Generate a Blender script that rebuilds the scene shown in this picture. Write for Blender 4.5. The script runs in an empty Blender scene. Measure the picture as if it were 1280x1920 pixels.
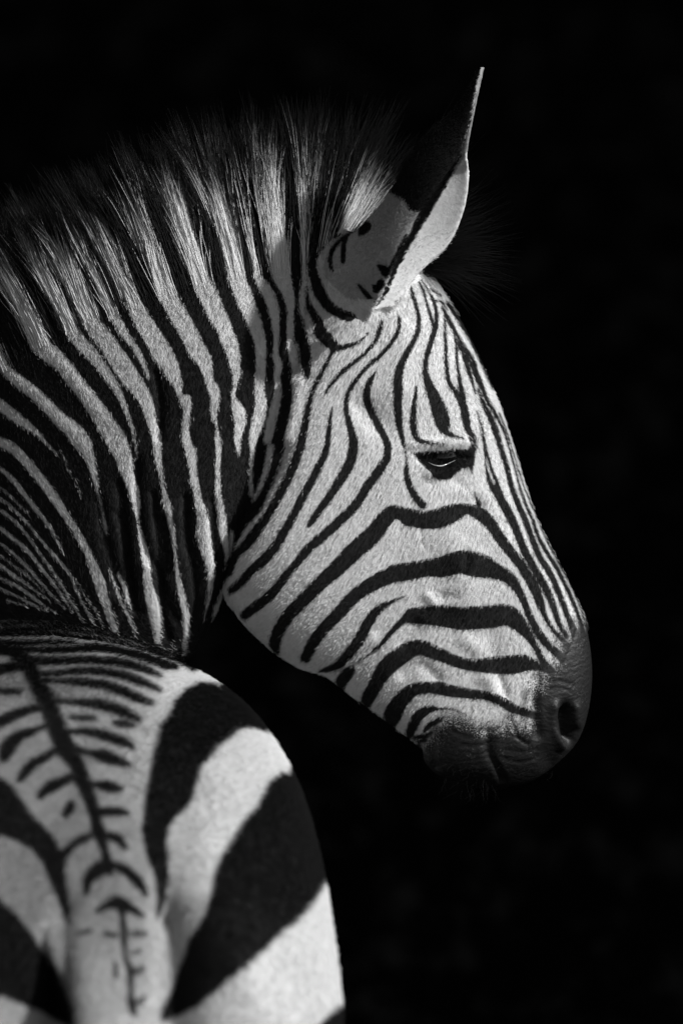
import bpy, math
import numpy as np
from mathutils import Matrix, Vector

rng = np.random.default_rng(7)
scene = bpy.context.scene

# ------------------------------------------------------------------ frame of reference
# The zebra is modelled in metres around the middle of its head: X right, Y "up the
# drawing", Z out of the head's side.  The side-elevation drawing of the coat (stripe
# centre lines) is noted in drawing units, S metres per unit on the head's mid plane.
S = 0.00066
D = 11.0                        # distance of the camera from the head
PITCH = math.radians(20.0)      # the camera looks down on the animal
HEAD_H = 1.36                   # height of the head's middle above ground
cp, sp = math.cos(PITCH), math.sin(PITCH)
V2W = np.array([[1, 0, 0], [0, sp, -cp], [0, cp, sp]], float)   # model -> world


def to_world(v):
    w = np.asarray(v, float) @ V2W.T
    w[..., 2] += HEAD_H
    return w


# ------------------------------------------------------------------ camera
cam_d = bpy.data.cameras.new("camera")
cam = bpy.data.objects.new("camera", cam_d)
scene.collection.objects.link(cam)
M = Matrix([[V2W[i][0], V2W[i][1], V2W[i][2], 0] for i in range(3)] + [[0, 0, 0, 1]])
cpos = to_world(np.array([0, 0, D]))
cam.matrix_world = Matrix.Translation(Vector(cpos)) @ M
cam_d.sensor_fit = 'HORIZONTAL'
cam_d.sensor_width = 24.0
cam_d.lens = 24.0 * D / (1280 * S)
cam_d.clip_end = 2000
cam_d.dof.use_dof = True
cam_d.dof.focus_distance = D - 0.07
cam_d.dof.aperture_fstop = 2.7
scene.camera = cam

# ------------------------------------------------------------------ sky, sun, exposure
SUN_V = np.array([0.76, 0.54, 0.31])
SUN_V /= np.linalg.norm(SUN_V)
sw = SUN_V @ V2W.T
elev = math.asin(sw[2])
azim = math.atan2(sw[0], sw[1])
world = bpy.data.worlds.new("World")
scene.world = world
world.use_nodes = True
nt = world.node_tree
nt.nodes.clear()
sky = nt.nodes.new("ShaderNodeTexSky")
sky.sky_type = 'NISHITA'
sky.sun_disc = False
sky.sun_elevation = elev
sky.sun_rotation = azim
bwn = nt.nodes.new("ShaderNodeRGBToBW")          # black and white photograph
bg = nt.nodes.new("ShaderNodeBackground")
bg.inputs[1].default_value = 0.068
wo = nt.nodes.new("ShaderNodeOutputWorld")
nt.links.new(sky.outputs[0], bwn.inputs[0])
nt.links.new(bwn.outputs[0], bg.inputs[0])
nt.links.new(bg.outputs[0], wo.inputs[0])

sun_d = bpy.data.lights.new("sun", 'SUN')
sun_d.energy = 5.0
sun_d.angle = math.radians(2.2)
sun_d.color = (1, 1, 1)
sun = bpy.data.objects.new("sun", sun_d)
scene.collection.objects.link(sun)
sun.rotation_euler = Vector(sw).to_track_quat('Z', 'Y').to_euler()
sun.location = (6, 4, 8)

vs = scene.view_settings
vs.view_transform = 'Standard'
vs.look = 'None'
vs.exposure = 0.24
vs.gamma = 1.0
vs.use_curve_mapping = False
scene.cycles.use_denoising = True
scene.cycles.max_bounces = 5
scene.cycles_curves.shape = 'THICK'

# ------------------------------------------------------------------ drawings (coat pattern, relief)
GX0, GY0, GW, GH = -80, -80, 1440, 2080          # extent of the drawings
CROP = dict(P=(0, 0, 1), C1=(540, 80, 3.0476), C2=(660, 500, 3.2), C3=(740, 900, 3.2), C4=(740, 1140, 3.2),
            C5=(400, 860, 3.2), C6=(400, 560, 3.2), N1=(0, 160, 3.2), N2=(300, 160, 3.2), N3=(0, 460, 3.2),
            N4=(200, 460, 3.2), N5=(0, 800, 3.2), N6=(100, 860, 3.2), R1=(0, 1140, 3.2), R2=(0, 1520, 3.2),
            R3=(300, 1180, 3.2), R4=(260, 1520, 3.2), E=(740, 770, 6.4), J=(600, 1160, 5.3333),
            FR=(860, 560, 2.823), EB=(540, 380, 5.818))


def parse(txt):
    """lines '<colour> @CROP x,y,w x,y,w @CROP2 ...' -> list of (colour, array)"""
    out = []
    for ln in txt.strip().splitlines():
        ln = ln.split('#')[0].strip()
        if not ln:
            continue
        tok = ln.split()
        col = tok[0]
        pts = []
        c = CROP['P']
        for t in tok[1:]:
            if t[0] == '@':
                c = CROP[t[1:]]
                continue
            a = [float(q) for q in t.split(',')]
            p = [c[0] + a[0] / c[2], c[1] + a[1] / c[2]]
            if len(a) > 2:
                p.append(a[2] / c[2])
            pts.append(p)
        out.append((col, np.array(pts)))
    return out


def smooth_line(p, n=3):
    if len(p) < 3:
        return p
    q = np.vstack([2 * p[0] - p[1], p, 2 * p[-1] - p[-2]])
    res = []
    for i in range(1, len(q) - 2):
        a, b, c, d = q[i - 1], q[i], q[i + 1], q[i + 2]
        for k in range(n):
            t = k / n
            res.append(0.5 * ((2 * b) + (c - a) * t + (2 * a - 5 * b + 4 * c - d) * t * t + (3 * b - a - 3 * c + d) * t ** 3))
    res.append(p[-1])
    res = np.array(res)
    if res.shape[1] > 2:
        res[:, 2] = np.maximum(res[:, 2], 1.0)
    return res


def grid_win(p, pad):
    x0 = int(max(0, math.floor(p[:, 0].min() - pad - GX0)))
    x1 = int(min(GW, math.ceil(p[:, 0].max() + pad - GX0)))
    y0 = int(max(0, math.floor(p[:, 1].min() - pad - GY0)))
    y1 = int(min(GH, math.ceil(p[:, 1].max() + pad - GY0)))
    if x1 <= x0 or y1 <= y0:
        return None
    yy, xx = np.mgrid[y0:y1, x0:x1]
    return slice(y0, y1), slice(x0, x1), xx + GX0 + 0.0, yy + GY0 + 0.0


def stroke_sd(p, xx, yy):
    best = np.full(xx.shape, 1e9)
    for a, b in zip(p[:-1], p[1:]):
        ab = b[:2] - a[:2]
        L = max(1e-9, ab @ ab)
        t = np.clip(((xx - a[0]) * ab[0] + (yy - a[1]) * ab[1]) / L, 0, 1)
        d = np.hypot(xx - a[0] - t * ab[0], yy - a[1] - t * ab[1]) - 0.5 * (a[2] + (b[2] - a[2]) * t)
        np.minimum(best, d, out=best)
    return best


def poly_sd(p, xx, yy):
    best = np.full(xx.shape, 1e9)
    ins = np.zeros(xx.shape, bool)
    for a, b in zip(p, np.roll(p, -1, 0)):
        ab = b - a
        L = max(1e-9, ab @ ab)
        t = np.clip(((xx - a[0]) * ab[0] + (yy - a[1]) * ab[1]) / L, 0, 1)
        np.minimum(best, np.hypot(xx - a[0] - t * ab[0], yy - a[1] - t * ab[1]), out=best)
        if a[1] != b[1]:
            c = (a[1] > yy) != (b[1] > yy)
            ins ^= c & (xx < (b[0] - a[0]) * (yy - a[1]) / (b[1] - a[1]) + a[0])
    return np.where(ins, -best, best)


CL = 14.0


def paint(field, items):
    for col, p in items:
        if p.shape[1] == 2:
            w = grid_win(p, CL)
            if w is None:
                continue
            sd = poly_sd(p, w[2], w[3])
        else:
            p = smooth_line(p)
            w = grid_win(p, CL + p[:, 2].max())
            if w is None:
                continue
            sd = stroke_sd(p, w[2], w[3])
        sd = np.clip(sd, -CL, CL)
        f = field[w[0], w[1]]
        if col == 'b':
            np.minimum(f, sd, out=f)
        else:
            np.maximum(f, -sd, out=f)


def relief(items, field):
    """colour token = amplitude in mm (bump +, groove -); gaussian across the line"""
    for col, p in items:
        amp = float(col) * 1e-3
        p = smooth_line(p)
        w = grid_win(p, 2.6 * p[:, 2].max())
        if w is None:
            continue
        best = np.full(w[2].shape, 1e9)
        for a, b in zip(p[:-1], p[1:]):
            ab = b[:2] - a[:2]
            L = max(1e-9, ab @ ab)
            t = np.clip(((w[2] - a[0]) * ab[0] + (w[3] - a[1]) * ab[1]) / L, 0, 1)
            d = np.hypot(w[2] - a[0] - t * ab[0], w[3] - a[1] - t * ab[1]) / (a[2] + (b[2] - a[2]) * t)
            np.minimum(best, d, out=best)
        field[w[0], w[1]] += amp * np.exp(-best * best * 2.0)


def samp(field, u, v):
    x = np.clip(u - GX0, 0, GW - 1.01)
    y = np.clip(v - GY0, 0, GH - 1.01)
    i, j = x.astype(int), y.astype(int)
    fx, fy = x - i, y - j
    return (field[j, i] * (1 - fx) * (1 - fy) + field[j, i + 1] * fx * (1 - fy)
            + field[j + 1, i] * (1 - fx) * fy + field[j + 1, i + 1] * fx * fy)


# --- head and neck: neck ground is black with white stripes, head ground is white with black stripes
HEAD_NECK = parse("""
w @P 600,430 578,480 570,535 587,600 622,655 600,700 584,735 575,772 566,826 553,866 537,900 509,954 491,982 462,1019 441,1038 425,1079 400,1140 400,1560 1350,1560 1350,380 700,380
# white between the last neck stripe and the jaw line
w @C6 452,300 470,470 478,560 465,680 430,850 400,980 370,1060 330,1160 290,1260 200,1360 130,1470 100,1560 190,1480 290,1350 350,1260 440,1090 490,980 530,850 562,690 585,580 660,420 705,340 720,290 660,250 620,200 575,100 540,40 520,150 500,250
# neck, white stripes from the ear towards the withers
w @N2 560,560,160 610,720,160 660,860,140 680,950,120 @N4 1000,0,118 1020,80,130 1050,180,110 1085,280,70 1105,370,50 1105,450,50 1100,540,40 1100,600,34 1115,680,44 1140,800,60
w @N2 860,560,190 880,740,180 900,890,120 @EB 190,470,110 175,600,70 170,720,60 155,860,50 140,1000,50 140,1150,60 175,1280,110 230,1390,130 @C6 600,300,110 640,380,90
b @N4 1130,60,60 1150,180,40 1142,300,18 1138,400,34 1155,500,66 1180,620,84 1200,740,56 1203,810,14
w @N4 885,90,20 900,180,40 940,240,60 980,310,70 1005,400,60 1015,500,40 1018,580,30 1012,650,36 1030,720,52 1020,790,40 1030,870,44 1010,960,58 985,1070,60 965,1170,46
w @C6 345,890,44 320,1010,36 280,1120,26 235,1210,12
w @N2 170,560,100 230,700,110 310,830,120 380,940,130 @N4 740,40,110 760,130,110 790,220,100 830,320,100 870,420,90 900,500,80 920,580,70 925,680,62 920,780,65 915,860,62 925,950,72 910,1050,80 880,1150,60 873,1250,30 @C5 225,60,22 226,150,30 232,220,24
w @N2 260,520,70 300,680,90 370,830,110
w @N1 880,600,90 950,740,80 1020,860,90 1080,960,100 @N4 440,20,110 510,100,120 560,200,110 610,300,110 650,390,110 700,480,92 730,570,90 758,640,86 770,720,66 778,780,46 765,850,32 762,920,36 790,990,84 800,1060,74 785,1150,50 792,1240,26
w @N1 590,600,80 680,720,80 780,880,90 @N4 190,0,64 230,80,70 285,180,96 340,260,100 400,360,110 450,450,110 500,540,110 540,620,108 590,700,90 606,790,56 640,860,76 650,930,60 640,1000,48 660,1080,16 665,1150,42 672,1240,40 @N6 985,90,36 990,220,50 1010,330,52 1020,430,56 1040,530,40 1045,600,24 1035,660,10
w @N6 1075,440,26 1068,510,26 1048,590,18
w @N1 370,680,80 450,830,90 540,980,100 @N3 620,100,110 690,210,120 780,320,92 840,420,100 900,520,110 960,620,122 1015,720,112 1055,810,70 1078,890,32 1086,960,16
w @N4 480,920,60 480,1010,50 470,1100,50 482,1180,60 505,1240,70 @N6 835,40,56 845,110,56 858,190,52 870,260,60 890,330,70 900,420,90 908,500,90 932,590,70 945,680,50 945,760,36 930,850,20 905,960,10
w @N1 240,700,40 340,850,50 @N3 430,40,56 500,140,52 560,240,70 630,340,60 690,430,60 740,520,50 790,580,36 830,650,40 865,720,30 890,790,16
w @N1 100,800,50 180,920,60 @N3 230,20,80 300,80,72 350,190,72 400,280,90 470,370,110 540,450,100 600,530,110 660,610,110 720,700,120 780,790,120 840,870,100 885,960,80 910,1060,60 938,1150,62 945,1260,52 @N6 645,90,32 660,180,30 680,260,46 700,370,42 715,450,34 730,560,26 740,660,30 755,750,40 780,850,50 795,950,50 795,1040,40 785,1130,26 775,1190,12
w @N3 0,-20,40 60,10,50 140,50,50 190,130,60 240,230,70 300,320,72 350,420,80 420,500,80 480,580,80 550,650,72 610,730,62 660,800,62 710,880,50 750,980,36 790,1080,26 810,1180,18 820,1280,10
w @N3 -60,150,80 0,250,84 70,330,100 140,440,100 210,560,108 290,640,110 370,710,100 440,800,100 520,900,100 590,1000,110 650,1090,120 700,1180,130 @N5 690,60,130 740,180,110 765,290,78 800,390,70 815,480,50 825,560,20 840,640,30 865,750,50 880,850,52 885,940,60 910,1040,80 930,1130,72 938,1230,56 942,1290,40
w @N3 -80,560,60 0,690,60 40,750,62 120,820,80 210,890,80 290,970,80 370,1050,92 440,1110,108 500,1190,110 @N5 465,60,108 510,110,90 545,210,60 572,320,38 592,420,16 612,520,20 628,600,24 635,650,8
w @N3 -80,900,60 0,950,64 60,1000,70 140,1060,58 220,1120,36 280,1190,22 340,1250,16
w @N5 360,140,10 385,190,10 400,250,10 440,310,8 470,360,10 490,430,6
w @N3 -80,1160,60 0,1180,60 @N5 0,90,56 70,120,60 140,190,60 200,260,60 270,350,60 340,450,60 400,540,50 460,630,50 510,720,50 550,810,52 590,920,72 620,1020,60 645,1100,50 680,1200,40 705,1260,24
w @N5 -60,200,21 0,250,21 70,310,25 140,400,25 220,500,24 290,590,21 340,680,14 380,760,5
w @N5 -60,320,5 0,365,7 60,410,7 170,520,4
w @N5 -60,390,11 0,430,11 90,500,11 180,600,11 270,710,14 350,800,17 420,890,14 460,990,11 510,1090,10 560,1190,7
w @N5 -60,460,14 0,500,14 80,560,14 160,650,14 230,750,14 310,860,15 380,970,15 430,1060,11 490,1160,7
w @N5 -60,560,21 0,610,21 80,670,21 170,750,21 240,840,18 310,930,15 380,1030,11 430,1110,5
w @N5 -60,660,11 0,700,11 80,760,14 160,840,15 230,920,12 300,1000,8 380,1090,4
w @N5 -60,730,8 0,770,8 80,830,8 170,900,7 260,990,4
w @N5 -60,790,17 0,830,17 80,890,17 150,940,14 230,1000,8 300,1050,4
w @N5 -60,870,11 0,905,11 90,950,14 180,1010,14 270,1080,10 340,1120,4
w @N5 -60,940,11 0,970,11 90,1010,10 180,1060,10 280,1110,5
w @N5 40,1040,8 150,1075,6
w @N5 645,840,8 690,950,20 730,1060,24 780,1160,24 815,1270,14
w @N5 705,880,24 740,960,32 765,1040,24 790,1100,8
w @N5 450,910,5 510,1020,7 570,1110,8 615,1200,6
w @N5 888,1090,10 900,1180,12 905,1240,6
w @N6 708,1090,6 712,1160,6
# behind the ear
b @EB 175,890,16 185,980,40 215,1080,62 270,1200,90 340,1310,100 @C6 640,195,80 690,250,80 720,285,64 708,330,24 660,420,28 620,500,30 585,580,32 562,690,40 530,850,52 490,980,56 @C5 440,130,54 350,300,48 295,380,56 205,505,56 135,570,50 90,680,46
b @C6 930,200,8 890,245,18 830,275,26 760,290,40 720,290,50
b @EB 430,170,60 395,240,50 340,370,40 290,480,70 265,620,90 265,760,110 310,900,130 370,1020,130 450,1130,120 560,1200,110 660,1240,110 705,1240,70
b @EB 570,340,14 480,370,44 400,440,50 330,530,44 290,600,50
b @EB 740,300,12 640,350,30 540,430,40 480,520,50 460,600,46 465,690,42 490,740,16
b @EB 660,350,26 610,430,50 600,560,54 600,640,44
# cheek stripes
b @C6 1010,130,18 995,190,32 965,260,26 905,330,24 830,390,28 760,450,30 700,520,20 660,580,8
b @C6 1110,105,20 1110,170,26 1080,240,28 1010,330,28 930,400,26 860,480,28 810,560,30 795,650,32 815,750,42 840,850,56 830,950,62 @C5 790,80,62 720,190,55 650,290,48 600,360,44 570,405,28
b @C6 715,650,12 700,720,24 690,820,36 670,930,44 @C5 640,30,48 590,130,52 530,240,52 480,340,55 430,430,56 370,530,60 300,610,60 220,680,48 170,740,50 110,785,46
b @C6 980,430,8 935,500,40 920,590,46 960,690,50 1010,790,46 1045,870,44 1040,950,50 @C5 1000,60,56 920,170,58 850,280,58 760,370,60 650,470,60 560,550,58 490,640,50 430,710,55 350,810,60 280,870,60 190,935,56
b @C2 345,100,14 365,180,24 395,280,26 390,380,32 350,470,36 300,560,44 272,650,54 272,750,56 275,850,50 285,950,40 305,1050,26 @E 135,520,20 142,640,40 140,740,75 170,880,85 240,1020,90 330,1130,100
b @C2 385,715,16 375,800,30 365,900,40 370,980,42 395,1040,36 450,1055,24 560,1065,6
b @C2 375,50,10 420,130,16 450,230,18 480,330,24 492,370,30
b @C2 400,60,8 450,130,14 490,210,22 505,290,26 495,370,36 465,470,36 440,560,34 440,640,40 465,720,60 500,800,80 525,870,96 545,940,86 555,985,46 610,1016,26 665,1026,10
b @C2 545,250,12 555,300,14 557,400,20 562,500,24 565,600,26 580,690,30 620,750,34 660,820,50 680,900,54 695,970,46 725,1010,34 735,1050,26 715,1085,12
b @C2 590,340,10 620,440,16 625,520,18 635,620,20 650,720,34 665,790,40
b @C1 700,1310,8 740,1360,10 780,1420,12
b @C2 600,370,14 650,450,26 680,560,34 710,660,26 740,760,14
b @P 838,566,9 862,602,9 884,640,9 905,684,9 922,722,8
b @C2 620,420,20 660,500,34 720,580,30 770,690,22 800,770,16
b @C2 470,130,12 500,150,14 530,165,8
b @C2 490,200,10 530,205,16 560,240,12
b @C2 540,240,20 590,340,30 640,430,24 700,520,24 740,590,20
b @FR 40,280,20 80,380,30 120,470,24 170,580,18 215,660,10
b @FR 105,590,10 125,700,14 140,800,22 158,900,44 180,970,60 215,1050,52 260,1130,50 310,1240,44 350,1340,44 400,1430,44 440,1500,46 480,1580,40 510,1660,34 530,1720,28 570,1790,24
w @E 1095,560,8 1110,650,20 1150,780,24 1200,880,8
b @FR 60,1105,40 110,1130,60 160,1180,64 220,1270,58 290,1360,56 350,1440,56 400,1530,60 430,1610,50 455,1680,28 490,1740,24 540,1800,22 590,1850,20
b @FR 100,470,14 130,550,26 180,660,36 215,770,32 250,880,30 275,980,30 310,1080,34 350,1170,34 390,1280,36 430,1370,36 480,1450,36 525,1550,34 560,1640,32 590,1720,28
b @FR 560,1640,30 600,1740,34 620,1800,40
b @FR 640,1690,20 660,1780,26
b @FR 665,1690,12 685,1800,12
b @FR 110,430,14 150,530,18 200,620,20 245,720,14 285,860,12 320,990,14 350,1080,18 385,1160,20 420,1260,24 470,1350,24 520,1430,26 570,1530,24 610,1620,24 640,1700,22
b @FR 210,600,10 250,700,10 300,860,8 350,1010,8 400,1130,9 440,1230,11 490,1330,14 540,1420,14 590,1510,16 630,1600,16 665,1700,12
b @E 940,960,10 990,1070,40 1010,1130,70
# long cross stripes of the face
b @C5 380,1165,40 370,1100,72 400,1020,75 460,930,80 550,840,85 650,740,90 760,640,100 860,540,110 960,450,108 1030,360,96 1085,320,90 1180,345,84 1280,370,90 @C3 80,220,110 160,240,104 250,230,120 340,200,112 430,172,66 500,200,76 560,245,80
b @C5 555,1195,66 610,1090,75 680,1000,75 760,920,80 840,830,80 940,760,90 1060,700,100 1180,670,100 @C3 0,560,112 100,545,108 200,525,108 290,520,130 380,490,140 500,510,150 600,545,100 690,590,76 740,660,55 780,740,45 810,820,45 850,900,52 900,970,52 960,1030,46 1010,1080,40
b @C5 640,1278,16 740,1240,60 810,1170,66 870,1090,66 920,1000,66 980,915,55 1060,862,28 1150,825,8
b @J 150,540,14 300,480,14 400,420,12 500,350,18 600,270,44 680,170,54 760,80,64 840,10,70 @C5 1180,945,72 1280,925,80 @C3 100,815,100 250,812,128 400,830,142 560,820,140 680,812,128 750,870,92 800,930,60 850,1010,40 890,1090,44 940,1150,44
b @J 300,530,110 230,610,130 200,680,110
b @J 455,870,110 490,780,140 540,690,140 600,580,155 680,470,185 800,380,190 930,300,160 1040,290,150 @C3 200,1020,90 300,1060,80 400,1100,72 500,1112,82 600,1112,108 700,1108,118 780,1100,100 850,1115,54 920,1140,40
b @J 700,1060,110 725,970,180 775,870,170 850,770,150 950,705,130 1100,690,120 1240,695,110 @C4 250,480,80 350,500,74 450,515,64 560,530,56 640,562,60 700,600,60 770,625,50 850,650,44
b @J 890,1170,80 935,1060,110 1000,955,108 1100,905,74 1200,905,30 @C4 330,605,12 430,640,8
b @J 1200,1010,50 1090,1070,60 1040,1130,36
b @J 925,1190,40 1040,1180,54 1100,1150,40
b @J 980,1230,40 1050,1215,40
# eye
b @E 200,505 340,490 500,482 700,475 850,462 920,430 960,380 985,320 960,260 930,300 925,380 1000,420 960,500 950,600 930,700 915,775 890,680 800,700 720,760 690,810 600,835 520,830 440,790 400,720 330,640 260,560
b @E 900,330,50 950,360,60 900,440,50
""")
EAR = parse("""
b @P 756,375 765,392 785,400 770,430 745,470 735,500 722,540 712,560 704,575 720,560 738,520 765,465 800,408 840,340 866,286 880,230 890,170 906,100 940,60 600,60 600,300
b @EB 850,260,110 815,300,100 790,340,50
b @EB 1060,750,110 1010,705,60 970,690,20
b @EB 1010,880,90 955,950,70 925,900,20
b @EB 770,890,24 830,970,50 900,1050,50 940,1110,24
b @EB 1290,340,22 1150,620,30 1070,800,44
w @P 907,118,7 900,165,6 888,220,7 876,262,8 868,284,9
b @EB 430,170,60 395,240,50 340,370,40 290,480,70 265,620,90 265,760,110 310,900,130 370,1020,130 450,1130,120 560,1200,110 660,1240,110 705,1240,70
b @EB 570,340,14 480,370,44 400,440,50 330,530,44 290,600,50
b @EB 740,300,12 640,350,30 540,430,40 480,520,50 460,600,46 465,690,42 490,740,16
b @EB 660,350,26 610,430,50 600,560,54 600,640,44
""")
RUMP = parse("""
b @R1 1280,455 1180,450 1100,500 1040,560 1010,640 960,700 940,800 915,900 900,1000 880,1100 865,1200 862,1280 @R2 850,100 880,250 930,380 950,500 955,600 985,520 1005,380 1000,280 990,180 1005,80 1060,0 @R3 100,1090 170,1030 205,930 230,820 300,750 340,690 410,640 460,590 530,575 640,600 720,520 560,330 420,250 340,345
b @R3 720,860 650,920 610,1000 570,1080 500,1150 @R4 540,210 490,290 450,400 430,520 390,640 310,770 270,900 210,1070 150,1180 150,1235 220,1215 350,1160 450,1080 560,990 700,870 850,720 960,630 1040,530 1105,415 1250,350 1250,-100 1000,-500 890,-220
b @R4 1090,1280 1150,1220 1200,1175 1330,1120 1330,1600 800,1600
b @R2 -300,-60 0,-200 80,-140 170,0 240,80 310,150 340,220 375,240 430,190 490,150 560,130 570,152 530,172 450,212 400,272 385,350 390,430 410,540 418,650 350,510 300,410 260,310 200,230 100,170 0,140 -300,120
b @R2 -300,420 0,540 90,620 180,730 250,840 330,950 390,1070 430,1180 445,1290 360,1245 250,1190 150,1160 0,1100 -300,1050
b @R1 -60,230,50 30,250,64 120,310,90 180,390,90 230,480,90 290,580,100 340,700,100 390,830,110 450,920,84 490,1010,80 520,1100,70 560,1210,60 @R2 575,60,54 590,130,70 620,210,40 640,300,44 660,370,28
b @R2 515,490,20 535,400,60 600,345,80 650,340,60
b @R2 650,320,30 710,335,40 770,372,50 830,430,50 872,495,20
b @R2 590,600,20 650,560,44 700,550,72 760,572,50 855,625,14
b @R2 725,580,22 735,660,26 740,760,24 745,860,4
b @R2 745,870,8 775,950,26 780,1060,18 785,1140,34 800,1210,22
b @R2 790,965,24 855,940,14
b @R2 795,1165,20 865,1115,12
b @R2 630,740,8 690,750,14
b @R2 780,738,10 870,730,14
b @R2 690,920,6 695,985,12
b @R2 480,730,4 540,720,8
b @R2 780,850,2 840,840,5
b @R2 600,150,40 690,160,44 745,215,26
b @R1 540,1205,40 590,1222,36 700,1220,46 760,1232,16
b @R1 500,1030,40 570,1058,22 650,1070,60 715,1085,24
b @R1 440,850,50 530,868,22 620,890,70 700,915,52 775,942,14
b @R1 370,735,50 430,740,18 540,745,38 650,775,50 740,802,50 795,835,14
b @R1 430,655,10 500,660,22 560,662,16
b @R1 690,690,20 740,695,36 790,705,14
b @R1 300,560,40 390,562,14 520,570,40 640,592,50 740,630,50 820,668,24
b @R1 230,430,30 330,440,14 450,445,36 600,460,44 720,500,50 820,545,46 895,572,16
b @R1 190,395,30 260,400,16 400,385,30 550,380,36 700,400,44 820,440,44 945,492,10
b @R1 150,320,50 300,320,40 450,315,40 600,320,40 740,335,46 860,370,36 945,405,10
b @R1 90,250,30 250,255,30 400,250,36 540,240,44 660,250,44 800,280,44 900,312,52 980,340,46 1040,352,24
b @R1 -60,215,40 0,215,40 150,215,28 300,207,24 430,210,12
b @R1 -60,160,26 0,160,26 150,160,22 300,155,24 420,170,22 560,185,22 700,205,22 850,242,30 950,277,30 1050,312,30 1150,352,40
b @R1 -60,128,16 0,130,16 150,125,20 300,115,20 450,130,16 600,150,12 800,190,10
b @R1 -60,98,16 0,95,14 120,82,10 300,95,14 500,112,18
b @R1 300,78,16 600,125,20 900,225,26 1160,335,30
b @R1 -60,275,30 0,270,30 90,258,44
b @R1 -60,380,50 0,370,50 110,348,60
b @R1 -60,500,20 0,500,28 110,505,14
b @R1 -60,730,50 0,690,60 100,640,50 200,605,40 280,598,40
b @R1 30,890,60 60,830,80 120,770,56 220,735,26 310,700,20
b @R1 130,1025,30 190,950,52 285,888,34 360,840,30
b @R1 245,1125,30 310,1070,60 400,1030,40 450,1000,30
b @R1 395,1235,36 415,1205,50 430,1170,24
b @R1 330,650,60 350,700,90 370,760,80
b @R1 420,860,90 440,900,70
b @R1 470,1010,70 510,1060,80
""")
f_head = np.full((GH, GW), -CL)
paint(f_head, HEAD_NECK)
_yy, _xx = np.mgrid[0:GH, 0:GW]
f_head -= 1.3 * np.clip((540 - _xx - GX0) / 100, 0, 1) * np.clip((_yy + GY0 - 620) / 100, 0, 1) * np.clip((_xx + GX0 - (_yy + GY0 - 850) * .55) / 60, 0, 1)   # lower neck whites thinned, painting in the dark of folds and shadow
f_ear = np.full((GH, GW), CL)
paint(f_ear, EAR[:1])
_yy, _xx = np.mgrid[0:GH, 0:GW]
f_ear += 2.6 * np.sin(_xx * .33 + 2 * np.sin(_yy * .21)) * np.sin(_yy * .29 + np.sin(_xx * .17)) + 1.2 * np.sin(_xx * .9) * np.sin(_yy * .8 + 1)
paint(f_ear, EAR[1:])
f_rump = np.full((GH, GW), CL)
paint(f_rump, RUMP)

# --- bare dark skin of muzzle, lips and chin
f_muz = np.full((GH, GW), CL * 2)
mz = parse("""
b @C4 880,365 930,345 965,320 975,260 1000,190 1035,120 1080,90 1130,110 1170,140 1220,150 1300,160 1400,900 900,1300 200,1200 120,1000 160,840 200,800 250,720 300,650 380,655 470,700 560,730 640,715 690,650 720,700 790,720 810,560 840,470 870,400
""")
_yy, _xx = np.mgrid[0:GH, 0:GW]
f_muz = np.clip(poly_sd(mz[0][1], _xx + GX0 + 0.0, _yy + GY0 + 0.0), -30, 30)

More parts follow.
